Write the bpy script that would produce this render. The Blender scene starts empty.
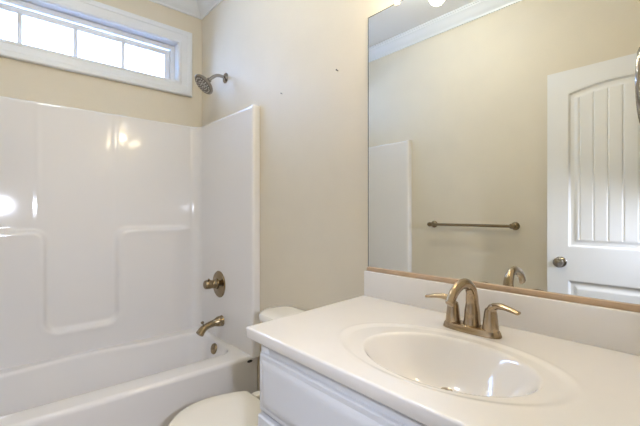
import bpy, bmesh, math, random
from mathutils import Vector, Matrix
PI = math.pi
sc = bpy.context.scene
C = sc.collection

# ---------------------------------------------------------------- camera, world, lights, exposure
cam = bpy.data.cameras.new('camera'); cam.sensor_width = 36.0
cam.lens = 365.74 / 640 * 36.0
cam.shift_y = 0.6 / 640
cam.clip_start = 0.02
co = bpy.data.objects.new('camera', cam); C.objects.link(co)
co.location = (0, 0, 1.2)
co.rotation_euler = (PI / 2, 0, -0.7266)
sc.camera = co

sc.view_settings.view_transform = 'Standard'
sc.view_settings.look = 'None'
sc.view_settings.gamma = 1
sc.view_settings.use_curve_mapping = False
sc.view_settings.exposure = 0.0

w = bpy.data.worlds.new('daylight'); sc.world = w; w.use_nodes = True
bg = w.node_tree.nodes['Background']
bg.inputs[0].default_value = (0.36, 0.54, 1.0, 1)
bg.inputs[1].default_value = 26.0


def lamp(name, kind, loc, energy, color, size, rot=(0, 0, 0)):
    l = bpy.data.lights.new(name, kind); l.energy = energy; l.color = color
    if kind == 'AREA':
        l.shape = 'DISK'; l.size = size
    else:
        l.shadow_soft_size = size
    o = bpy.data.objects.new(name, l); C.objects.link(o); o.location = loc; o.rotation_euler = rot
    return o


# bulbs of the three-shade vanity light over the mirror, and the flash, unseen just behind the camera
BULB_Y = (0.74, 0.50, 0.26)
BULB_X, BULB_Z = 1.03, 2.07
for y in BULB_Y:
    lamp('vanity_bulb_light', 'POINT', (BULB_X, y, BULB_Z - 0.05), 2.2, (1.0, 0.86, 0.60), 0.03)
fl = lamp('doorway_flash', 'SPOT', (0.06, -0.25, 1.29), 66.0, (0.77, 0.82, 1.0), 0.03)   # the cool photographer's lamp in the doorway
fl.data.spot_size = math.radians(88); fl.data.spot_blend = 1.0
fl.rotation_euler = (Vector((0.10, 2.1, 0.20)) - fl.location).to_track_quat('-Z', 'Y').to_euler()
lamp('added_fill_light', 'POINT', (0.385, 1.30, 2.60), 12.0, (0.97, 1.0, 0.97), 0.05)  # added fill from an unseen ceiling source, evens out the room brightness


# ---------------------------------------------------------------- materials
def mat(name, col, rough=0.5, metal=0.0, bump=0.0, bscale=200.0, var=0.0, vscale=6.0, coat=0.0, spec=0.5, aniso=0.0):
    m = bpy.data.materials.new(name); m.use_nodes = True
    nt = m.node_tree; b = nt.nodes['Principled BSDF']
    b.inputs['Base Color'].default_value = (*col, 1)
    b.inputs['Roughness'].default_value = rough
    b.inputs['Metallic'].default_value = metal
    b.inputs['Specular IOR Level'].default_value = spec
    b.inputs['Coat Weight'].default_value = coat
    b.inputs['Coat Roughness'].default_value = 0.05
    b.inputs['Anisotropic'].default_value = aniso
    tc = nt.nodes.new('ShaderNodeTexCoord')
    if var:
        n = nt.nodes.new('ShaderNodeTexNoise'); n.inputs['Scale'].default_value = vscale
        n.inputs['Detail'].default_value = 4
        nt.links.new(tc.outputs['Object'], n.inputs['Vector'])
        r = nt.nodes.new('ShaderNodeValToRGB')
        r.color_ramp.elements[0].position = 0.3; r.color_ramp.elements[1].position = 0.7
        r.color_ramp.elements[0].color = (*[c * (1 - var) for c in col], 1)
        r.color_ramp.elements[1].color = (*[min(1, c * (1 + var)) for c in col], 1)
        nt.links.new(n.outputs['Fac'], r.inputs['Fac'])
        nt.links.new(r.outputs['Color'], b.inputs['Base Color'])
    if bump:
        n = nt.nodes.new('ShaderNodeTexNoise'); n.inputs['Scale'].default_value = bscale
        n.inputs['Detail'].default_value = 3
        nt.links.new(tc.outputs['Object'], n.inputs['Vector'])
        bp = nt.nodes.new('ShaderNodeBump'); bp.inputs['Strength'].default_value = bump
        bp.inputs['Distance'].default_value = 0.002
        nt.links.new(n.outputs['Fac'], bp.inputs['Height'])
        nt.links.new(bp.outputs['Normal'], b.inputs['Normal'])
    return m


M = {}
M['wall'] = mat('tan_wall_paint', (0.735, 0.665, 0.53), 0.55, bump=0.25, bscale=110, var=0.015)
M['ceiling'] = mat('white_ceiling_paint', (0.84, 0.83, 0.81), 0.7, bump=0.3, bscale=120)
M['trim'] = mat('white_trim_paint', (0.79, 0.81, 0.83), 0.35, bump=0.03, bscale=40)
M['door'] = mat('white_door_paint', (0.80, 0.81, 0.82), 0.4, bump=0.05, bscale=60)
M['vinyl'] = mat('white_vinyl', (0.80, 0.82, 0.85), 0.35, bump=0.02)
M['cabinet'] = mat('white_cabinet_paint', (0.70, 0.71, 0.73), 0.38, bump=0.03, bscale=60)
M['gap'] = mat('dark_cabinet_inside', (0.30, 0.26, 0.22), 0.8, var=0.1)
M['acrylic'] = mat('white_acrylic', (0.84, 0.82, 0.80), 0.085, bump=0.015, bscale=14, coat=0.3)
M['marble'] = mat('white_cultured_marble', (0.84, 0.81, 0.77), 0.12, var=0.012, vscale=9, coat=0.4)
M['porcelain'] = mat('white_porcelain', (0.86, 0.83, 0.76), 0.10, var=0.01, coat=0.4)
M['seatplastic'] = mat('white_seat_plastic', (0.86, 0.82, 0.73), 0.22, var=0.01)
M['nickel'] = mat('brushed_nickel', (0.43, 0.335, 0.23), 0.18, 1.0, bump=0.05, bscale=300, aniso=0.4)
M['bronze'] = mat('warm_brushed_nickel', (0.30, 0.23, 0.14), 0.20, 1.0, bump=0.05, bscale=300, aniso=0.4)
M['chrome'] = mat('satin_chrome', (0.36, 0.33, 0.30), 0.15, 1.0, bump=0.02, bscale=200)
M['spray'] = mat('shower_face_rubber', (0.13, 0.11, 0.095), 0.35, 0.3, bump=0.1)
M['nozzle'] = mat('light_nozzle_plastic', (0.62, 0.60, 0.57), 0.3, 0.4, bump=0.02)
M['dark'] = mat('dark_badge', (0.035, 0.035, 0.04), 0.3, bump=0.02)
M['tanstrip'] = mat('tan_channel', (0.55, 0.39, 0.26), 0.4, var=0.12, vscale=14)
M['edge'] = mat('dark_glass_edge', (0.05, 0.07, 0.06), 0.25, bump=0.02)
M['clip'] = mat('clear_white_plastic', (0.85, 0.83, 0.78), 0.25, bump=0.02)
M['floor'] = mat('beige_floor_vinyl', (0.66, 0.60, 0.52), 0.4, var=0.12, vscale=5, bump=0.05)

m = mat('mirror_silver', (0.87, 0.885, 0.85), 0.0, 1.0); M['mirror'] = m


def pane_mat():
    m = bpy.data.materials.new('window_glass'); m.use_nodes = True; nt = m.node_tree
    nt.nodes.remove(nt.nodes['Principled BSDF'])
    out = nt.nodes['Material Output']
    t = nt.nodes.new('ShaderNodeBsdfTransparent'); t.inputs[0].default_value = (0.96, 0.98, 0.98, 1)
    g = nt.nodes.new('ShaderNodeBsdfGlossy'); g.inputs['Roughness'].default_value = 0.01
    f = nt.nodes.new('ShaderNodeFresnel'); f.inputs[0].default_value = 1.25
    mx = nt.nodes.new('ShaderNodeMixShader')
    nt.links.new(f.outputs[0], mx.inputs[0]); nt.links.new(t.outputs[0], mx.inputs[1]); nt.links.new(g.outputs[0], mx.inputs[2])
    nt.links.new(mx.outputs[0], out.inputs[0])
    return m


M['pane'] = pane_mat()
m = mat('frosted_shade_glass', (0.92, 0.88, 0.80), 0.4)
b = m.node_tree.nodes['Principled BSDF']
b.inputs['Emission Color'].default_value = (1.0, 0.86, 0.66, 1); b.inputs['Emission Strength'].default_value = 2.2
b.inputs['Transmission Weight'].default_value = 0.3
M['shade'] = m
m = mat('lit_bulb', (1, 0.9, 0.8), 0.4)
b = m.node_tree.nodes['Principled BSDF']
b.inputs['Emission Color'].default_value = (1.0, 0.84, 0.62, 1); b.inputs['Emission Strength'].default_value = 14
M['bulb'] = m


# ---------------------------------------------------------------- mesh helpers (world coordinates)
class MB:
    def __init__(s):
        s.bm = bmesh.new()

    def faces(s, vs, fs):
        v = [s.bm.verts.new(p) for p in vs]
        for f in fs:
            try:
                s.bm.faces.new([v[i] for i in f])
            except ValueError:
                pass
        return v

    def box(s, x0, x1, y0, y1, z0, z1, bev=0.0, seg=2):
        v = s.faces([(x, y, z) for z in (z0, z1) for y in (y0, y1) for x in (x0, x1)],
                    [(0, 2, 3, 1), (4, 5, 7, 6), (0, 1, 5, 4), (2, 6, 7, 3), (0, 4, 6, 2), (1, 3, 7, 5)])
        if bev:
            ed = {e for q in v for e in q.link_edges}
            bmesh.ops.bevel(s.bm, geom=list(ed), offset=bev, segments=seg, profile=0.5, affect='EDGES')
        return s

    def loft(s, loops, closed=True, cap0=True, cap1=True):
        rows = [[s.bm.verts.new(p) for p in lp] for lp in loops]
        n = len(rows[0])
        for a, b in zip(rows, rows[1:]):
            for i in range(n if closed else n - 1):
                j = (i + 1) % n
                s.bm.faces.new((a[i], a[j], b[j], b[i]))
        if closed:
            if cap0: s.bm.faces.new(list(reversed(rows[0])))
            if cap1: s.bm.faces.new(rows[-1])
        return s

    def lathe(s, origin, axis, prof, n=32):
        a = Vector(axis).normalized(); o = Vector(origin)
        u = a.orthogonal().normalized(); v = a.cross(u)
        s.loft([[o + a * h + (u * math.cos(2 * PI * k / n) + v * math.sin(2 * PI * k / n)) * max(r, 1e-4)
                 for k in range(n)] for (h, r) in prof])
        return s

    def tube(s, pts, rad, n=20, up=(0, 0, 1), sub=8):
        """smooth tube through pts; rad = list of r or (r_side, r_up)"""
        P = [Vector(p) for p in pts]; R = [r if isinstance(r, tuple) else (r, r) for r in rad]

        def cr(a, b, c, d, t):
            return 0.5 * ((2 * b) + (c - a) * t + (2 * a - 5 * b + 4 * c - d) * t * t + (3 * b - a - 3 * c + d) * t ** 3)
        pp, rr = [], []
        for i in range(len(P) - 1):
            a, b_, c, d = P[max(i - 1, 0)], P[i], P[i + 1], P[min(i + 2, len(P) - 1)]
            for k in range(sub):
                t = k / sub
                pp.append(cr(a, b_, c, d, t))
                e = t * t * (3 - 2 * t)
                rr.append(tuple(R[i][q] * (1 - e) + R[i + 1][q] * e for q in (0, 1)))
        pp.append(P[-1]); rr.append(R[-1])
        loops = []
        side = None
        for i, p in enumerate(pp):
            t = (pp[min(i + 1, len(pp) - 1)] - pp[max(i - 1, 0)]).normalized()
            if side is None:
                side = t.cross(Vector(up))
                if side.length < 1e-3: side = t.orthogonal()
            side = (side - t * side.dot(t)).normalized()
            nrm = side.cross(t).normalized()
            loops.append([p + side * math.cos(2 * PI * k / n) * rr[i][0] + nrm * math.sin(2 * PI * k / n) * rr[i][1] for k in range(n)])
        # rounded ends
        t0 = (pp[1] - pp[0]).normalized(); t1 = (pp[-1] - pp[-2]).normalized()

        def shr(lp, c, f, off): return [c + (q - c) * f + off for q in lp]
        r0 = min(rr[0]); r1 = min(rr[-1])
        pre = [shr(loops[0], pp[0], f, -t0 * r0 * h) for f, h in ((0.05, 0.35), (0.6, 0.3), (0.9, 0.13))]
        post = [shr(loops[-1], pp[-1], f, t1 * r1 * h) for f, h in ((0.9, 0.13), (0.6, 0.3), (0.05, 0.35))]
        s.loft(pre + loops + post)
        return s

    def build(s, name, m, parent=None, angle=38, smooth=True):
        bm = s.bm
        bmesh.ops.recalc_face_normals(bm, faces=bm.faces)
        org = parent_loc(parent)
        if parent is None:
            zs = [v.co.z for v in bm.verts]; xs = [v.co.x for v in bm.verts]; ys = [v.co.y for v in bm.verts]
            org = Vector(((min(xs) + max(xs)) / 2, (min(ys) + max(ys)) / 2, min(zs)))
        for v in bm.verts: v.co -= org
        if smooth:
            for f in bm.faces: f.smooth = True
            for e in bm.edges:
                if len(e.link_faces) == 2 and e.calc_face_angle(0) > math.radians(angle): e.smooth = False
        me = bpy.data.meshes.new(name); bm.to_mesh(me); bm.free()
        me.materials.append(m)
        o = bpy.data.objects.new(name, me); C.objects.link(o)
        if parent is not None: o.parent = parent
        else: o.location = org
        return o


def parent_loc(p):
    v = Vector((0, 0, 0))
    while p is not None:
        v += p.location; p = p.parent
    return v


def tag(o, label, cat, group=None):
    o['label'] = label; o['category'] = cat
    if group: o['group'] = group
    return o


def thing(name, label, cat, loc, group=None):
    o = bpy.data.objects.new(name, None); C.objects.link(o); o.location = loc; o.empty_display_size = 0.05
    return tag(o, label, cat, group)


def struct(name, mb, m, parent=None, label=None, **k):
    o = mb.build(name, m, parent, **k)
    if parent is None: o['kind'] = 'structure'
    if label: o['label'] = label; 
    return o


def sm(a, b, x):
    t = min(1, max(0, (x - a) / (b - a))); return t * t * (3 - 2 * t)


# ---------------------------------------------------------------- room shell
XR, XL = 1.147, -0.377          # mirror wall, wall with the towel bar
YB, YF = 2.609, 0.03            # window wall, wall with the doorway
ZC = 2.73
DX0, DX1, DZ = -0.275, 0.44, 2.055

struct('floor', MB().box(XL - 0.1, XR + 0.1, YF - 0.12, YB + 0.12, -0.05, 0), M['floor'], label='beige vinyl bathroom floor')
struct('ceiling', MB().box(XL - 0.1, XR + 0.1, YF - 0.12, YB + 0.12, ZC, ZC + 0.05), M['ceiling'], label='white ceiling')
struct('wall_right', MB().box(XR, XR + 0.1, YF - 0.12, YB + 0.12, 0, ZC), M['wall'], label='tan painted wall behind the mirror, toilet and shower head')
struct('wall_left', MB().box(XL - 0.1, XL, YF - 0.12, YB + 0.12, 0, ZC), M['wall'], label='tan wall with towel bar, seen in the mirror')
WX0, WX1, WZ0, WZ1 = -0.23, 0.973, 2.136, 2.41
struct('wall_back', MB().box(XL, WX0, YB, YB + 0.12, 0, ZC).box(WX1, XR, YB, YB + 0.12, 0, ZC)
       .box(WX0, WX1, YB, YB + 0.12, 0, WZ0).box(WX0, WX1, YB, YB + 0.12, WZ1, ZC), M['wall'], label='tan wall with the high transom window over the tub')
struct('wall_front', MB().box(XL, DX0, YF - 0.12, YF, 0, ZC).box(DX1, XR, YF - 0.12, YF, 0, ZC)
       .box(DX0, DX1, YF - 0.12, YF, DZ, ZC), M['wall'], label='tan wall with the open doorway')

# the hall outside the doorway
HY = YF - 0.12
struct('wall_hall', MB().box(-1.3, XL - 0.1, HY, HY + 0.1, 0, ZC).box(XR + 0.1, 1.6, HY, HY + 0.1, 0, ZC).box(-1.4, -1.3, HY - 1.4, HY + 0.1, 0, ZC)
       .box(1.6, 1.7, HY - 1.4, HY + 0.1, 0, ZC).box(-1.4, 1.7, HY - 1.5, HY - 1.4, 0, ZC), M['wall'], label='tan hall walls outside the doorway')
struct('floor_hall', MB().box(-1.4, 1.7, HY - 1.5, HY, -0.05, 0), M['floor'], label='beige hall floor')
struct('ceiling_hall', MB().box(-1.4, 1.7, HY - 1.5, HY, ZC, ZC + 0.05), M['ceiling'], label='white hall ceiling')

# crown moulding, one run per wall, mitred at the corners
CR = [(0, 2.636), (0.010, 2.636), (0.013, 2.648), (0.018, 2.654), (0.026, 2.660), (0.036, 2.672), (0.048, 2.690), (0.060, 2.702),
      (0.068, 2.708), (0.070, 2.716), (0.078, 2.718), (0.078, ZC), (0, ZC)]


def crown(name, fn, label):
    mb = MB(); mb.loft([[fn(d, z, 0) for d, z in CR], [fn(d, z, 1) for d, z in CR]])
    struct(name, mb, M['trim'], angle=25, label=label)


crown('trim_1', lambda d, z, e: (XR - d, (YB - d) if e else (YF + d), z), 'white crown moulding above the mirror wall')
crown('trim_2', lambda d, z, e: ((XR - d) if e else (XL + d), YB - d, z), 'white crown moulding above the window wall')
crown('trim_3', lambda d, z, e: (XL + d, (YB - d) if e else (YF + d), z), 'white crown moulding above the towel bar wall')
crown('trim_4', lambda d, z, e: ((XR - d) if e else (XL + d), YF + d, z), 'white crown moulding above the doorway wall')
# baseboards where the walls are free
struct('baseboard_right', MB().box(XR - 0.014, XR, 0.95, 1.826, 0, 0.10, 0.004), M['trim'], label='white baseboard behind the toilet')
struct('baseboard_left', MB().box(XL, XL + 0.014, YF + 0.02, 1.826, 0, 0.10, 0.004), M['trim'], label='white baseboard under the towel bar')

# window -------------------------------------------------------
KP = [(0, 0), (0, 0.012), (0.004, 0.016), (0.014, 0.016), (0.018, 0.013), (0.030, 0.014), (0.058, 0.019), (0.062, 0.024), (0.072, 0.027),
      (0.086, 0.027), (0.092, 0.022), (0.093, 0)]


def ring_frame(mb, x0, x1, z0, z1, prof, ybase):
    """picture frame: profile (offset outwards from the opening, protrusion into the room)"""
    loops = []
    for (cx, cz, sx, sz) in ((x0, z0, -1, -1), (x1, z0, 1, -1), (x1, z1, 1, 1), (x0, z1, -1, 1), (x0, z0, -1, -1)):
        loops.append([(cx + sx * o, ybase - p, cz + sz * o) for o, p in prof])
    mb.loft(loops, closed=True, cap0=False, cap1=False)
    bmesh.ops.remove_doubles(mb.bm, verts=mb.bm.verts, dist=1e-6)
    return mb


win = ring_frame(MB(), WX0, WX1, WZ0, WZ1, KP, YB - 0.0005).build('window_1', M['trim'], None, angle=25)
win['kind'] = 'structure'; win['label'] = 'wide white transom window high over the bathtub'
mb = MB()
for a in ((WX0 - 0.001, WX0 + 0.004, WZ0, WZ1), (WX1 - 0.004, WX1 + 0.001, WZ0, WZ1)): mb.box(a[0], a[1], YB - 0.006, YB + 0.118, a[2], a[3])
for a in ((WZ0 - 0.001, WZ0 + 0.004), (WZ1 - 0.004, WZ1 + 0.001)): mb.box(WX0, WX1, YB - 0.006, YB + 0.118, a[0], a[1])
mb.build('window_jamb', M['trim'], win)
SQ = [(0, -0.05), (0, 0), (0.003, 0.003), (0.015, 0.003), (0.018, 0.0), (0.018, -0.008), (0.028, -0.008), (0.028, -0.05)]
# outer vinyl frame, then the sash ring round the glass
GX0, GX1, GZ0, GZ1 = -0.16, 0.902, 2.168, 2.332
ring_frame(MB(), GX0 - 0.037, GX1 + 0.037, GZ0 - 0.008, GZ1 + 0.042, [(0, -0.045), (0, 0), (0.004, 0.004), (0.029, 0.004), (0.030, -0.045)], YB + 0.060).build('window_frame', M['vinyl'], win, angle=25)
ring_frame(MB(), GX0, GX1, GZ0, GZ1, [(0, -0.02), (0, -0.004), (0.006, 0), (0.030, 0), (0.037, -0.006), (0.037, -0.02)], YB + 0.070).build('window_sash', M['vinyl'], win, angle=25)
mb = MB().box(GX0 - 0.005, GX1 + 0.005, YB + 0.078, YB + 0.082, GZ0 - 0.005, GZ1 + 0.005); mb.build('window_pane', M['pane'], win)
for x in (0.105, 0.370, 0.636):
    MB().box(x - 0.0115, x + 0.0115, YB + 0.066, YB + 0.090, GZ0 - 0.004, GZ1 + 0.004, 0.003).build('muntin', M['vinyl'], win)

# ---------------------------------------------------------------- tub and shower unit
YT = 1.828                      # front of the tub
unit = thing('tub_shower_unit', 'glossy white one-piece bathtub and shower surround under the high window', 'bathtub', (0.385, 2.22, 0))
X0S, X1S, YS = -0.330, 1.100, 2.560   # faces of the surround
RIM = 0.385


YSF = YT - 0.016


def surround():
    rc, rf = 0.065, 0.014
    P = []                       # (x, y, outward normal)
    def add(x, y, nx, ny): P.append((x, y, nx, ny))
    hw = XR - 0.002
    for x in (hw, hw - 0.015): add(x, YSF, 0, -1)
    for k in range(7):
        a = PI / 2 * k / 6
        add(X1S + rf - rf * math.sin(a), YSF + rf - rf * math.cos(a), -math.sin(a), -math.cos(a))
    n = 46
    for k in range(1, n + 1): add(X1S, YSF + rf + (YS - rc - YSF - rf) * k / n, -1, 0)
    for k in range(1, 11):
        a = PI / 2 * k / 10
        add(X1S - rc + rc * math.cos(a), YS - rc + rc * math.sin(a), -math.cos(a), -math.sin(a))
    half = []
    L = (X1S - rc) - 0.385; n = 82
    for k in range(1, n + 1): half.append((X1S - rc - L * k / n, YS, 0, -1))
    P += half
    mir = [(0.77 - x, y, -nx, ny) for x, y, nx, ny in reversed(P[:-1])]
    # the left wall is symmetric about x = 0.385
    P = P + mir
    zs = [RIM - 0.01 + (1.812 - RIM + 0.01) * k / 170 for k in range(171)]

    def h(x, z, ny):
        if ny > -0.5: return 0
        dl = z - 1.105
        qx, qz = abs(x - 0.390) - 0.181 + 0.065, abs(z - 1.5) - 0.965 + 0.065
        dn = min(max(qx, qz), 0) + math.hypot(max(qx, 0), max(qz, 0)) - 0.065
        a, b = dl, -dn
        k = 0.07; t = max(k - abs(a - b), 0) / k
        d = max(a, b) + t * t * k * 0.25
        wgt = sm(X1S - 0.03, X1S - 0.20, x) * sm(X0S + 0.03, X0S + 0.20, x)
        o = 0.027 * sm(0.014, -0.014, d) + 0.002 * math.exp(-((d + 0.022) / 0.014) ** 2)
        o *= wgt
        for xl in (0.177, 0.563):
            o += 0.0014 * math.exp(-((x - xl) / 0.012) ** 2) * sm(1.10, 1.16, z)
        return o
    loops = []
    for z in zs:
        loops.append([(x + nx * h(x, z, ny), y + ny * h(x, z, ny), z) for x, y, nx, ny in P])
    for dz, off in ((0.006, 0.002), (0.010, 0.007), (0.012, 0.014)):
        loops.append([(x - nx * off if y > YSF + 0.02 else x, y - ny * off if y > YSF + 0.02 else y + off * 0.3, 1.812 + dz) for x, y, nx, ny in P])
    top = []
    for x, y, nx, ny in P:
        if y < YSF + 0.02:
            top.append((min(max(x, XL + 0.002), hw), y + 0.006, 1.824))
        else:
            qx, qy = x - nx * 0.046, y - ny * 0.046
            top.append((min(max(qx, XL + 0.002), hw), min(qy, YB - 0.001), 1.824))
    loops.append(top)
    mb = MB(); mb.loft(loops, closed=False)
    return mb


surround().build('surround', M['acrylic'], unit, angle=50)


def rrect(x0, x1, y0, y1, r, z, n=18, bulge=None):
    out = []
    for (cx, cy, a0) in ((x1 - r, y1 - r, 0), (x0 + r, y1 - r, PI / 2), (x0 + r, y0 + r, PI), (x1 - r, y0 + r, 1.5 * PI)):
        for k in range(n + 1):
            a = a0 + PI / 2 * k / n
            out.append([cx + r * math.cos(a), cy + r * math.sin(a), z])
    # densify the straight runs the same way for every loop
    res = []
    m_ = len(out); D = 30
    for i in range(m_):
        p, q = out[i], out[(i + 1) % m_]
        res.append(tuple(p))
        if (i + 1) % (n + 1) == 0:
            for k in range(1, D):
                t = k / D; res.append(tuple(p[j] + (q[j] - p[j]) * t for j in range(3)))
    if bulge:
        res = [(x, y + bulge * sm(0.02, 0.30, x) * sm(0.76, 0.46, x) * sm((y0 + y1) / 2, y1, y) ** 3, z) for x, y, z in res]
    return res


ox0, ox1, oy1 = XL + 0.002, XR - 0.002, YB - 0.004
tl = [rrect(ox0, ox1, YT + 0.008, oy1, 0.006, 0.0), rrect(ox0, ox1, YT + 0.008, oy1, 0.006, 0.30)]
for k in range(7):
    a = PI / 2 * k / 6
    tl.append(rrect(ox0, ox1, YT + 0.022 - 0.022 * math.cos(a - 0.0) if k else YT, oy1, 0.006, RIM - 0.024 + 0.024 * math.sin(a)))
ix0, ix1, iy0, iy1 = -0.27, 1.088, 1.945, 2.468
tl.append(rrect(ix0 - 0.02, ix1 + 0.008, iy0 - 0.03, iy1 + 0.01, 0.13, RIM + 0.001, bulge=0.035))
for k in range(6):
    a = PI / 2 * k / 5; e = 0.022 * math.sin(a)
    tl.append(rrect(ix0 + e, ix1 - e, iy0 + e, iy1 - e, 0.12, RIM - 0.022 + 0.022 * math.cos(a), bulge=0.035))
for (t, z) in ((0.25, 0.30), (0.5, 0.20), (0.75, 0.10), (0.9, 0.07), (1.0, 0.062)):
    tl.append(rrect(ix0 + 0.022 + 0.20 * t, ix1 - 0.022 - 0.07 * t, iy0 + 0.022 + 0.055 * t, iy1 - 0.022 - 0.06 * t, 0.12, z, bulge=0.033 * (1 - t)))
MB().loft(tl, cap0=False).build('tub', M['acrylic'], unit, angle=50)
# overflow plate on the basin's end wall, badge on the apron corner, drain
od = Vector((-1, 0, 0.24)).normalized()
oo = Vector((1.056, 2.213, 0.330))
mb = MB().lathe(oo, od, [(-0.006, 0.034), (0.004, 0.034), (0.009, 0.031), (0.011, 0.022), (0.011, 0.0)], 36)
ov = mb.build('overflow_plate', M['bronze'], unit)
MB().lathe(oo + od * 0.010, od, [(0, 0.006), (0.003, 0.005), (0.003, 0)], 16).build('screw', M['bronze'], ov)
mb = MB().lathe((0.86, 2.2, 0.060), (0, 0, 1), [(0, 0.035), (0.005, 0.035), (0.007, 0.03), (0.007, 0.012), (0.012, 0.012), (0.013, 0)], 30)
mb.build('drain', M['bronze'], unit)
bl = []
for (f, y) in ((1.0, YT + 0.004), (1.0, YT - 0.0025), (0.9, YT - 0.0035), (0.05, YT - 0.0035)):
    bl.append([(1.088 + 0.017 * f * math.cos(2 * PI * k / 28), y, 0.357 + 0.0075 * f * math.sin(2 * PI * k / 28)) for k in range(28)])
bd = MB().loft(bl).build('badge', M['dark'], unit); bd['label'] = 'small dark oval badge'

# valve, tub spout, shower head -----------------------------------------
YV = 2.232
valve = thing('shower_valve', 'round brushed metal shower control with lever knob, above the tub spout', 'shower valve', (X1S, YV, 0.738))
MB().lathe((X1S + 0.002, YV, 0.738), (-1, 0, 0), [(0, 0.086), (0.004, 0.087), (0.009, 0.083), (0.012, 0.070), (0.013, 0.045), (0.018, 0.036), (0.020, 0.0)], 48).build('escutcheon', M['bronze'], valve)
hd = MB().lathe((X1S - 0.014, YV, 0.742), (-1, 0, 0.04), [(0, 0.034), (0.012, 0.033), (0.016, 0.028), (0.034, 0.027), (0.037, 0.024), (0.041, 0.024), (0.044, 0.028), (0.062, 0.029), (0.080, 0.028), (0.086, 0.024), (0.088, 0)], 36)
hb = hd.build('handle', M['bronze'], valve)
MB().tube([(X1S - 0.075, YV, 0.752), (X1S - 0.078, YV - 0.012, 0.772), (X1S - 0.082, YV - 0.02, 0.782)], [0.008, 0.007, 0.006]).build('lever', M['bronze'], hb)

YSP = 2.195
sp = thing('tub_spout', 'flared brushed metal tub spout with diverter knob, over the overflow plate', 'tub spout', (X1S, YSP, 0.50))
zz = 0.506
MB().tube([(X1S + 0.002, YSP, zz), (X1S - 0.02, YSP, zz - 0.001), (X1S - 0.06, YSP, zz - 0.006), (X1S - 0.10, YSP, zz - 0.015), (X1S - 0.128, YSP, zz - 0.030), (X1S - 0.150, YSP, zz - 0.056)],
          [(0.036, 0.036), (0.033, 0.033), (0.022, 0.021), (0.021, 0.020), (0.025, 0.022), (0.033, 0.023)], n=28).build('spout_body', M['bronze'], sp)
MB().lathe((X1S - 0.124, YSP, zz - 0.008), (-0.35, 0, 1), [(0, 0.006), (0.016, 0.005), (0.018, 0.010), (0.026, 0.010), (0.029, 0.006), (0.029, 0)], 20).build('diverter_knob', M['bronze'], sp)

sh = thing('showerhead', 'round satin metal shower head on a bent arm high beside the window', 'shower head', (XR, YV, 2.10))
MB().lathe((XR, YV, 2.100), (-1, 0, 0), [(0, 0.034), (0.003, 0.034), (0.008, 0.030), (0.012, 0.018), (0.016, 0.012), (0.016, 0)], 36).build('flange', M['chrome'], sh)
MB().tube([(XR - 0.004, YV, 2.100), (XR - 0.035, YV, 2.105), (XR - 0.065, YV, 2.101), (XR - 0.09, YV, 2.085), (XR - 0.117, YV, 2.060)], [0.0105] * 5, n=18).build('arm', M['chrome'], sh)
ax = Vector((-0.70, 0.04, -0.71)).normalized()
ho = Vector((XR - 0.114, YV, 2.062))
hd = MB().lathe(ho, ax, [(-0.004, 0.010), (0.0, 0.015), (0.012, 0.016), (0.016, 0.012), (0.022, 0.014), (0.030, 0.018), (0.036, 0.040), (0.042, 0.062), (0.050, 0.070), (0.058, 0.071), (0.061, 0.067), (0.060, 0.0)], 48).build('head', M['chrome'], sh)
fc = MB().lathe(ho, ax, [(0.058, 0.062), (0.0625, 0.062), (0.0635, 0.058), (0.0635, 0)], 40).build('spray_face', M['spray'], hd)
mb = MB(); u = ax.orthogonal().normalized(); v = ax.cross(u)
for (r, n) in ((0.014, 6), (0.030, 11), (0.050, 18)):
    for k in range(n):
        a = 2 * PI * (k + 0.5 * (n % 4 > 0)) / n
        mb.lathe(ho + ax * 0.0630 + (u * math.cos(a) + v * math.sin(a)) * r, ax, [(0, 0.0052), (0.003, 0.0042), (0.003, 0)], 10)
mb.build('nozzles', M['nozzle'], hd)

# ---------------------------------------------------------------- toilet
CY = 1.31
toilet = thing('toilet', 'white toilet with closed lid between the tub and the vanity', 'toilet', (0.80, CY, 0))


def egg(cx, a_f, a_b, hw, z, n=56, backflat=0.0):
    """plan outline: tip towards -x (a_f), rounded back (a_b)"""
    out = []
    for k in range(n):
        t = 2 * PI * k / n
        c_, s_ = math.cos(t), math.sin(t)
        if c_ >= 0:
            e = 1 - backflat * 0.62
            x = cx - a_f * 0 + a_b * (abs(c_) ** e); y = hw * math.copysign(abs(s_) ** (1 - backflat * 0.2), s_)
            y *= 1 - 0.28 * backflat * (c_ ** 2) if c_ < 0.99 else 1
        else:
            x = cx - a_f * abs(c_) ** 0.95; y = hw * s_
        out.append((x, CY + y, z))
    return out


bw = [egg(0.70, 0.19, 0.20, 0.11, 0.0), egg(0.70, 0.185, 0.20, 0.105, 0.03), egg(0.70, 0.165, 0.20, 0.095, 0.12), egg(0.685, 0.19, 0.21, 0.115, 0.22),
      egg(0.665, 0.215, 0.22, 0.150, 0.31), egg(0.655, 0.225, 0.23, 0.172, 0.365), egg(0.655, 0.225, 0.23, 0.174, 0.383), egg(0.655, 0.21, 0.22, 0.165, 0.388)]
MB().loft(bw).box(0.80, 1.05, CY - 0.11, CY + 0.11, 0.20, 0.388, 0.02).build('bowl', M['porcelain'], toilet, angle=50)


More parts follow.
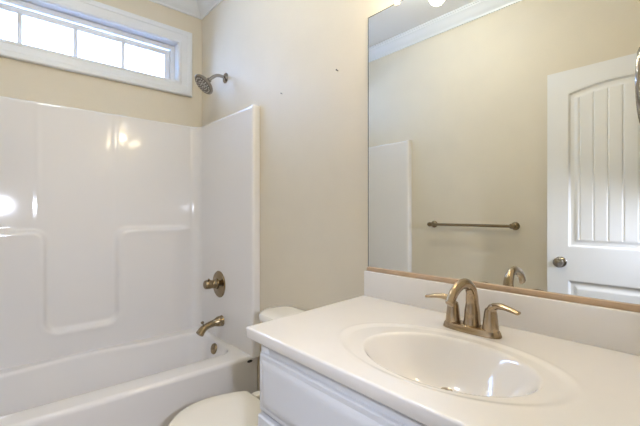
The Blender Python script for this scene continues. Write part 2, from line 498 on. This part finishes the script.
def lidloop(f, z):
    pts = [(0.458, 0), (0.464, 0.044), (0.488, 0.088), (0.535, 0.134), (0.590, 0.162), (0.650, 0.173), (0.715, 0.166), (0.775, 0.148), (0.832, 0.122)]
    out = []
    P = pts + [(0.838, 0.06), (0.838, 0)]
    # smooth resample
    fine = []
    for i in range(len(pts) - 1):
        a, b_, c, d = [Vector((*q, 0)) for q in (pts[i - 1] if i else (pts[1][0], -pts[1][1]), pts[i], pts[i + 1], pts[min(i + 2, len(pts) - 1)])]
        for k in range(5):
            t = k / 5
            fine.append(0.5 * ((2 * b_) + (c - a) * t + (2 * a - 5 * b_ + 4 * c - d) * t * t + (3 * b_ - a - 3 * c + d) * t ** 3))
    fine += [Vector((0.834, 0.119, 0)), Vector((0.838, 0.110, 0)), Vector((0.838, 0.05, 0))]
    full = fine + [Vector((q.x, -q.y, 0)) for q in reversed(fine[1:])]
    cx = 0.645
    return [(cx + (q.x - cx) * (1 - f / 0.2), CY + q.y * (1 - f / 0.18), z) for q in full]


MB().loft([lidloop(0.004, 0.388), lidloop(0.0, 0.391), lidloop(0.0, 0.399), lidloop(0.004, 0.402)]).build('seat', M['seatplastic'], toilet)
MB().loft([lidloop(0.006, 0.4025), lidloop(0.001, 0.405), lidloop(0.001, 0.412), lidloop(0.004, 0.416), lidloop(0.012, 0.4185), lidloop(0.06, 0.420)]).build('lid', M['seatplastic'], toilet)
for s in (-1, 1):
    MB().box(0.842, 0.885, CY + s * 0.075 - 0.02, CY + s * 0.075 + 0.02, 0.386, 0.412, 0.007, 3).build('hinge', M['seatplastic'], toilet)


def tankloop(x0, x1, hw, r, z, bow=0.02):
    res = rrect(x0, x1, CY - hw, CY + hw, r, z, n=10)
    return [(x - bow * (1 - ((y - CY) / hw) ** 2) * sm((x0 + x1) / 2, x0, x), y, zz_) for x, y, zz_ in res]


MB().loft([tankloop(1.0, 1.125, 0.17, 0.04, 0.385), tankloop(0.985, 1.13, 0.19, 0.05, 0.42), tankloop(0.965, 1.134, 0.215, 0.06, 0.55), tankloop(0.96, 1.134, 0.222, 0.06, 0.690)]).build('tank', M['porcelain'], toilet)
MB().loft([tankloop(0.955, 1.136, 0.226, 0.07, 0.690), tankloop(0.945, 1.138, 0.236, 0.075, 0.697), tankloop(0.945, 1.138, 0.236, 0.075, 0.716), tankloop(0.950, 1.134, 0.231, 0.073, 0.726),
           tankloop(0.965, 1.122, 0.216, 0.065, 0.733), tankloop(1.0, 1.09, 0.17, 0.03, 0.736)]).build('tank_lid', M['porcelain'], toilet)
lv = MB().lathe((0.955, CY + 0.16, 0.64), (-1, 0, 0), [(0, 0.014), (0.012, 0.012), (0.012, 0)], 20).tube([(0.938, CY + 0.16, 0.64), (0.935, CY + 0.12, 0.635), (0.935, CY + 0.08, 0.628)], [0.006, 0.006, 0.008])
lv.build('flush_lever', M['chrome'], toilet)

# ---------------------------------------------------------------- vanity
VY0, VY1 = YF + 0.006, 0.897
ZT = 0.867
van = thing('vanity_cabinet', 'white painted vanity cabinet below the sink countertop', 'cabinet', (0.86, 0.47, 0))
mb = MB()
mb.box(0.575, 1.145, VY1 - 0.016, VY1, 0.0, 0.8345).box(0.575, 1.145, VY0, VY0 + 0.016, 0.0, 0.8345)
mb.box(0.64, 1.145, VY0 + 0.016, VY1 - 0.016, 0.10, 0.116).box(1.135, 1.145, VY0 + 0.016, VY1 - 0.016, 0.116, 0.8345)
mb.box(0.64, 0.655, VY0 + 0.016, VY1 - 0.016, 0.0, 0.10)
mb.build('cabinet_body', M['cabinet'], van)
mb = MB()   # face frame
FX0, FX1 = 0.572, 0.592
mb.box(FX0, FX1, VY1 - 0.038, VY1 + 0.001, 0.10, 0.8345, 0.0015).box(FX0, FX1, VY0, VY0 + 0.038, 0.10, 0.8345, 0.0015)
mb.box(FX0, FX1, VY0 + 0.038, VY1 - 0.038, 0.790, 0.8345, 0.0015).box(FX0, FX1, VY0 + 0.038, VY1 - 0.038, 0.625, 0.665, 0.0015).box(FX0, FX1, VY0 + 0.038, VY1 - 0.038, 0.10, 0.14, 0.0015)
mb.build('face_frame', M['cabinet'], van)


def raised_panel(y0, y1, z0, z1, x, frame=0.052, slab=False):
    prof = [(0, 0), (0.0, 0.014), (0.004, 0.019), (0.012, 0.020), (frame - 0.012, 0.020), (frame - 0.006, 0.016), (frame, 0.010), (frame + 0.006, 0.010), (frame + 0.026, 0.017), (frame + 0.030, 0.0175)]
    if slab: prof = [(0, 0), (0, 0.009), (0.003, 0.012), (0.014, 0.0125), (0.016, 0.0135), (0.030, 0.0185), (0.034, 0.0195), (0.040, 0.0195)]
    loops = []
    for o, p in prof:
        loops.append([(x - p, y0 + o, z0 + o), (x - p, y1 - o, z0 + o), (x - p, y1 - o, z1 - o), (x - p, y0 + o, z1 - o)])
    return MB().loft(loops)


raised_panel(VY0 + 0.02, VY1 - 0.010, 0.646, 0.806, FX0 - 0.0005, slab=True).build('drawer_front', M['cabinet'], van, angle=20)
ym = (VY0 + VY1) / 2 + 0.005
for (a, b_) in ((ym + 0.004, VY1 - 0.010), (VY0 + 0.02, ym - 0.004)):
    raised_panel(a, b_, 0.125, 0.636, FX0 - 0.0005).build('door', M['cabinet'], van, angle=20)

# countertop with the moulded bowl ---------------------------------------
CX0, CX1, CY0, CY1 = 0.552, XR - 0.001, YF + 0.003, 0.950
top = thing('sink_countertop', 'white cultured marble countertop with moulded oval sink', 'countertop', (0.85, 0.49, 0.838))
BX, BY, BA, BB = 0.780, 0.450, 0.141, 0.194
RX, RY, RA, RB = 0.788, 0.462, 0.178, 0.272


def topz(x, y):
    q = math.hypot((x - RX) / RA, (y - RY) / RB)
    z = ZT - 0.0032 * sm(1.02, 0.93, q) + 0.0006 * math.exp(-((q - 1.03) / 0.02) ** 2)
    r = math.hypot((x - BX) / BA, (y - BY) / BB)
    if r < 1.06:
        z -= 0.120 * (1 - (r / 1.06) ** 3.0) ** 1.3
    return z


mb = MB()
nx, ny = 150, 220
xs = [CX0 + 0.005 + (CX1 - CX0 - 0.005) * i / nx for i in range(nx + 1)]
ys = [CY0 + (CY1 - 0.005 - CY0) * j / ny for j in range(ny + 1)]
g = [[mb.bm.verts.new((x, y, topz(x, y))) for y in ys] for x in xs]
for i in range(nx):
    for j in range(ny):
        mb.bm.faces.new((g[i][j], g[i + 1][j], g[i + 1][j + 1], g[i][j + 1]))
# rounded edge down the front and the left end
edge = [g[0][j] for j in range(ny + 1)] + [g[i][ny] for i in range(1, nx + 1)]
prev = edge
base = [v.co.copy() for v in edge]
for (o, dz) in [(0.005 * math.sin(a), 0.005 - 0.005 * math.cos(a)) for a in (PI / 10, PI / 5, 3 * PI / 10, 2 * PI / 5, PI / 2)] + [(0.005, 0.029), (0.003, 0.031), (-0.02, 0.031)]:
    row = []
    for k, c in enumerate(base):
        if k < ny: row.append(mb.bm.verts.new((c.x - o, c.y, ZT - dz)))
        elif k == ny: row.append(mb.bm.verts.new((c.x - o, c.y + o, ZT - dz)))
        else: row.append(mb.bm.verts.new((c.x, c.y + o, ZT - dz)))
    for k in range(len(row) - 1):
        mb.bm.faces.new((prev[k], prev[k + 1], row[k + 1], row[k]))
    prev = row
for v in mb.bm.verts:            # the left end runs a little out of square
    v.co.y += 0.05 * (v.co.x - CX0) / (CX1 - CX0) * sm(0.70, 0.93, v.co.y)
slab = mb.build('counter_slab', M['marble'], top, angle=60)
MB().box(XR - 0.021, XR - 0.001, CY0, CY1 + 0.0485, ZT - 0.002, 0.967, 0.004, 3).build('backsplash', M['marble'], top)
dz0 = topz(BX + 0.058, BY + 0.020)
dr = MB().lathe((BX + 0.058, BY + 0.020, dz0 - 0.003), (0, 0, 1), [(0, 0.024), (0.005, 0.024), (0.007, 0.021), (0.006, 0.017), (0.008, 0.016), (0.012, 0.014), (0.013, 0)], 32)
dr.build('drain', M['nickel'], top)

# ---------------------------------------------------------------- faucet
FX, FY = 1.008, 0.490
fau = thing('faucet', 'brushed nickel two-handle arched faucet at the back of the sink', 'faucet', (FX, FY, ZT))


def oval(cx, cy, a, b_, z, p=2.6, n=64):
    return [(cx + a * math.copysign(abs(math.cos(2 * PI * k / n)) ** (2 / p), math.cos(2 * PI * k / n)),
             cy + b_ * math.copysign(abs(math.sin(2 * PI * k / n)) ** (2 / p), math.sin(2 * PI * k / n)), z) for k in range(n)]


MB().loft([oval(FX, FY, 0.029, 0.083, ZT + 0.0002), oval(FX, FY, 0.029, 0.083, ZT + 0.003), oval(FX, FY, 0.027, 0.080, ZT + 0.012), oval(FX, FY, 0.025, 0.077, ZT + 0.017), oval(FX, FY, 0.021, 0.072, ZT + 0.019)]).build('base_plate', M['nickel'], fau)
zb = ZT + 0.017
s_ = MB().tube([(FX + 0.006, FY, zb), (FX + 0.007, FY, zb + 0.03), (FX + 0.006, FY, zb + 0.070), (FX + 0.000, FY, zb + 0.098), (FX - 0.022, FY, zb + 0.119), (FX - 0.056, FY, zb + 0.122), (FX - 0.094, FY, zb + 0.107), (FX - 0.119, FY, zb + 0.079)],
               [(0.025, 0.024), (0.0225, 0.021), (0.019, 0.0165), (0.017, 0.0145), (0.0145, 0.0115), (0.0145, 0.0105), (0.0155, 0.0105), (0.0155, 0.0105)], n=32, up=(0, 1, 0))
s_.build('spout', M['nickel'], fau)
MB().lathe((FX + 0.034 - 0.004, FY, zb - 0.004), (0, 0, 1), [(0, 0.0035), (0.05, 0.0035), (0.052, 0.006), (0.060, 0.006), (0.062, 0)], 16).build('lift_rod', M['nickel'], fau)
for s in (1, -1):
    hy = FY + s * 0.0545
    hb = MB().lathe((FX, hy, zb - 0.002), (0, 0, 1), [(0, 0.0215), (0.006, 0.0210), (0.030, 0.0185), (0.048, 0.0165), (0.058, 0.014), (0.062, 0.008), (0.063, 0)], 32).build('handle', M['nickel'], fau)
    dx = -0.006
    MB().tube([(FX, hy - s * 0.002, zb + 0.040), (FX + dx * .3, hy + s * 0.006, zb + 0.060), (FX + dx, hy + s * 0.024, zb + 0.069), (FX + 2 * dx, hy + s * 0.050, zb + 0.068), (FX + 3 * dx, hy + s * 0.078, zb + 0.063)],
              [(0.015, 0.015), (0.013, 0.012), (0.011, 0.0085), (0.0095, 0.0068), (0.010, 0.0048)], n=20, up=(1, 0, 0) if False else (0, 0, 1)).build('lever', M['nickel'], hb)

# ---------------------------------------------------------------- mirror
MY0, MY1, MZ0, MZ1 = YF + 0.012, 0.985, 0.9825, 1.998
mir = thing('wall_mirror', 'large frameless mirror on the wall above the vanity', 'mirror', (XR, 0.5, MZ0 - 0.016))
MB().box(XR - 0.0065, XR - 0.0055, MY0, MY1, MZ0, MZ1).build('mirror_glass', M['mirror'], mir, smooth=False)
MB().box(XR - 0.0055, XR - 0.0005, MY0, MY1, MZ0, MZ1).build('mirror_backing', M['edge'], mir, smooth=False)
mb = MB(); e_ = 0.0025
mb.box(XR - 0.0070, XR - 0.0005, MY1, MY1 + e_, MZ0, MZ1 + e_).box(XR - 0.0070, XR - 0.0005, MY0, MY1, MZ1, MZ1 + e_)
mb.build('mirror_edge', M['edge'], mir, smooth=False)
o = MB().box(XR - 0.016, XR - 0.0003, MY0, MY1 + 0.002, 0.9672, MZ0 + 0.001, 0.002).build('bottom_channel', M['tanstrip'], mir)
o['label'] = 'tan strip along the bottom edge'
for y in (0.843, 0.24):
    MB().box(XR - 0.012, XR - 0.0003, y - 0.011, y + 0.011, MZ1 - 0.010, MZ1 + 0.014, 0.004, 3).lathe((XR - 0.012, y, MZ1 + 0.006), (-1, 0, 0), [(0, 0.005), (0.0025, 0.004), (0.0025, 0)], 14).build('clip', M['clip'], mir)

# ---------------------------------------------------------------- vanity light above the mirror
vl = thing('vanity_light', 'three-shade vanity light above the mirror, its shade tip showing in the mirror', 'light fixture', (XR, 0.5, 2.20))
MB().box(XR - 0.025, XR - 0.0003, 0.16, 0.84, 2.165, 2.265, 0.01, 3).build('backplate', M['nickel'], vl)
for y in BULB_Y:
    MB().tube([(XR - 0.02, y, 2.215), (XR - 0.07, y, 2.23), (BULB_X, y, 2.215), (BULB_X, y, 2.17)], [0.008, 0.008, 0.008, 0.012]).build('arm', M['nickel'], vl)
    th = 0.003
    pr = [(0.172, 0.020), (0.168, 0.030), (0.140, 0.040), (0.10, 0.048), (0.06, 0.052), (0.03, 0.055)]
    full = pr + [(h_ + 0.0, r - th) for h_, r in reversed(pr)]
    mb = MB(); n = 32
    loops = [[(BULB_X + r * math.cos(2 * PI * k / n), y + r * math.sin(2 * PI * k / n), 2.03 + h_) for k in range(n)] for h_, r in full]
    mb.loft(loops); shd = mb.build('shade', M['shade'], vl)
    MB().lathe((BULB_X, y, 2.175), (0, 0, -1), [(0, 0.013), (0.02, 0.014), (0.04, 0.024), (0.06, 0.028), (0.075, 0.024), (0.084, 0.012), (0.086, 0)], 24).build('bulb', M['bulb'], shd)

# ---------------------------------------------------------------- unseen flush lamp, added on the ceiling for even fill light
cl = thing('added_fill_lamp', 'round white flush lamp added unseen on the ceiling as fill light', 'fill lamp', (0.385, 1.30, ZC))
MB().lathe((0.385, 1.30, ZC - 0.0005), (0, 0, -1), [(0, 0.16), (0.018, 0.16), (0.024, 0.155), (0.024, 0.14)], 40).build('base', M['trim'], cl)
MB().lathe((0.385, 1.30, ZC - 0.022), (0, 0, -1), [(0, 0.142), (0.02, 0.13), (0.035, 0.10), (0.043, 0.05), (0.045, 0)], 40).build('shade', M['shade'], cl)

# ---------------------------------------------------------------- towel bar on the left wall
tb = thing('towel_bar', 'brushed nickel towel bar on the tan wall opposite, seen in the mirror', 'towel bar', (XL, 1.288, 1.115))
for y in (0.980, 1.597):
    MB().lathe((XL, y, 1.115), (1, 0, 0), [(0, 0.028), (0.004, 0.028), (0.008, 0.024), (0.012, 0.025), (0.017, 0.020), (0.022, 0.011), (0.052, 0.010), (0.058, 0.016), (0.070, 0.018), (0.082, 0.015), (0.086, 0.006), (0.086, 0)], 32).build('bracket', M['bronze'], tb)
MB().lathe((XL + 0.070, 0.980, 1.115), (0, 1, 0), [(0.0, 0.0105), (0.617, 0.0105)], 20).build('bar', M['bronze'], tb)

# ---------------------------------------------------------------- door, swung open along the left wall
DFX = -0.236                     # face towards the room
DY0, DY1 = 0.037, 0.746
dr = MB()
ZB, ZTp = 0.012, 2.043
TH = 0.035
# slab with two recessed panels on the room side: arched planked upper panel and a plain lower panel
PY0, PY1 = DY0 + 0.108, DY1 - 0.108


def arch(y, inset):
    t = (y - (DY0 + DY1) / 2) / ((PY1 - PY0) / 2)
    return 1.903 + 0.036 * (1 - t * t) - inset


def depth(y, z):
    """recess depth of the door face"""
    # signed distance (positive inside) of the two panels
    du = min(y - PY0, PY1 - y, z - 1.005, (arch(y, 0) - z))
    dl = min(y - PY0, PY1 - y, z - 0.24, 0.808 - z)
    d = max(du, dl)
    if d <= 0: return 0
    v_ = 0.011 * sm(0, 0.012, d) - 0.007 * sm(0.026, 0.046, d)
    if du > 0.044:
        p = (y - PY0 - 0.044) / 0.0655
        f = abs(p - round(p)) * 0.0655
        if 0.2 < p: v_ += 0.0035 * sm(0.006, 0.0, f)
    return v_


ysd = [DY0 + (DY1 - DY0) * i / 284 for i in range(285)]
zsd = [ZB + (ZTp - ZB) * i / 400 for i in range(401)]
gf = [[dr.bm.verts.new((DFX - depth(y, z), y, z)) for z in zsd] for y in ysd]
for i in range(284):
    for j in range(400):
        dr.bm.faces.new((gf[i][j], gf[i + 1][j], gf[i + 1][j + 1], gf[i][j + 1]))
bk = [dr.bm.verts.new((DFX - TH, y, z)) for y, z in ((DY0, ZB), (DY1, ZB), (DY1, ZTp), (DY0, ZTp))]
dr.bm.faces.new(bk)
dr.bm.faces.new([gf[i][0] for i in range(285)] + [bk[1], bk[0]])
dr.bm.faces.new([gf[i][400] for i in range(285)] + [bk[2], bk[3]])
dr.bm.faces.new([gf[0][j] for j in range(401)] + [bk[3], bk[0]])
dr.bm.faces.new([gf[284][j] for j in range(401)] + [bk[2], bk[1]])
door = dr.build('door_1', M['door'], None, angle=30)
door['kind'] = 'structure'; door['label'] = 'open white door with arched plank panel, seen in the mirror'
KY, KZ = 0.676, 0.913
kn = MB().lathe((DFX, KY, KZ), (1, 0, 0), [(0, 0.032), (0.004, 0.032), (0.009, 0.027), (0.012, 0.014), (0.026, 0.012), (0.030, 0.020), (0.038, 0.027), (0.048, 0.028), (0.056, 0.024), (0.060, 0.014), (0.061, 0)], 36)
kn.build('door_knob', M['chrome'], door)
MB().box(DFX - TH + 0.006, DFX - 0.006, DY1 - 0.001, DY1 + 0.0015, KZ - 0.028, KZ + 0.028, 0.0005).build('latch_plate', M['nickel'], door)
for z in (0.25, 1.03, 1.83):
    MB().lathe((DFX + 0.004, DY0 - 0.004, z - 0.045), (0, 0, 1), [(0, 0.006), (0.09, 0.006)], 12).build('hinge', M['nickel'], door)

# ---------------------------------------------------------------- small fixtures on the walls
nl = MB().lathe((XR + 0.002, 1.169, 1.838), (-1, 0, 0.2), [(0, 0.0018), (0.012, 0.0018), (0.012, 0.0038), (0.014, 0.0034), (0.014, 0)], 12).build('wall_nail', M['dark'])
tag(nl, 'tiny dark nail in the wall closest to the mirror, left of its top corner', 'nail')

nl2 = MB().lathe((XR + 0.002, 1.594, 1.839), (-1, 0, 0.2), [(0, 0.0015), (0.010, 0.0015), (0.010, 0.003), (0.012, 0.0028), (0.012, 0)], 12).build('wall_nail', M['dark'])
tag(nl2, 'tiny nail in the wall near the top corner of the shower surround', 'nail')

tr = thing('towel_ring', 'slim metal towel ring at the right edge beside the mirror', 'towel ring', (1.000, YF, 1.53))
MB().lathe((1.000, YF, 1.53), (0, 1, 0), [(0, 0.026), (0.005, 0.026), (0.010, 0.020), (0.016, 0.010), (0.075, 0.009), (0.082, 0.015), (0.096, 0.015), (0.100, 0.008), (0.100, 0)], 28).build('post', M['chrome'], tr)
mb = MB(); R_ = 0.075; n = 48; k2 = 12
loops = []
for i in range(n + 1):
    a = 2 * PI * i / n
    loops.append([(1.000 + (R_ + 0.005 * math.cos(2 * PI * k / k2)) * math.sin(a), YF + 0.089 + 0.005 * math.sin(2 * PI * k / k2), 1.53 - R_ + (R_ + 0.005 * math.cos(2 * PI * k / k2)) * math.cos(a)) for k in range(k2)])
mb.loft(loops, cap0=False, cap1=False); bmesh.ops.remove_doubles(mb.bm, verts=mb.bm.verts, dist=1e-6)
mb.build('ring', M['chrome'], tr)
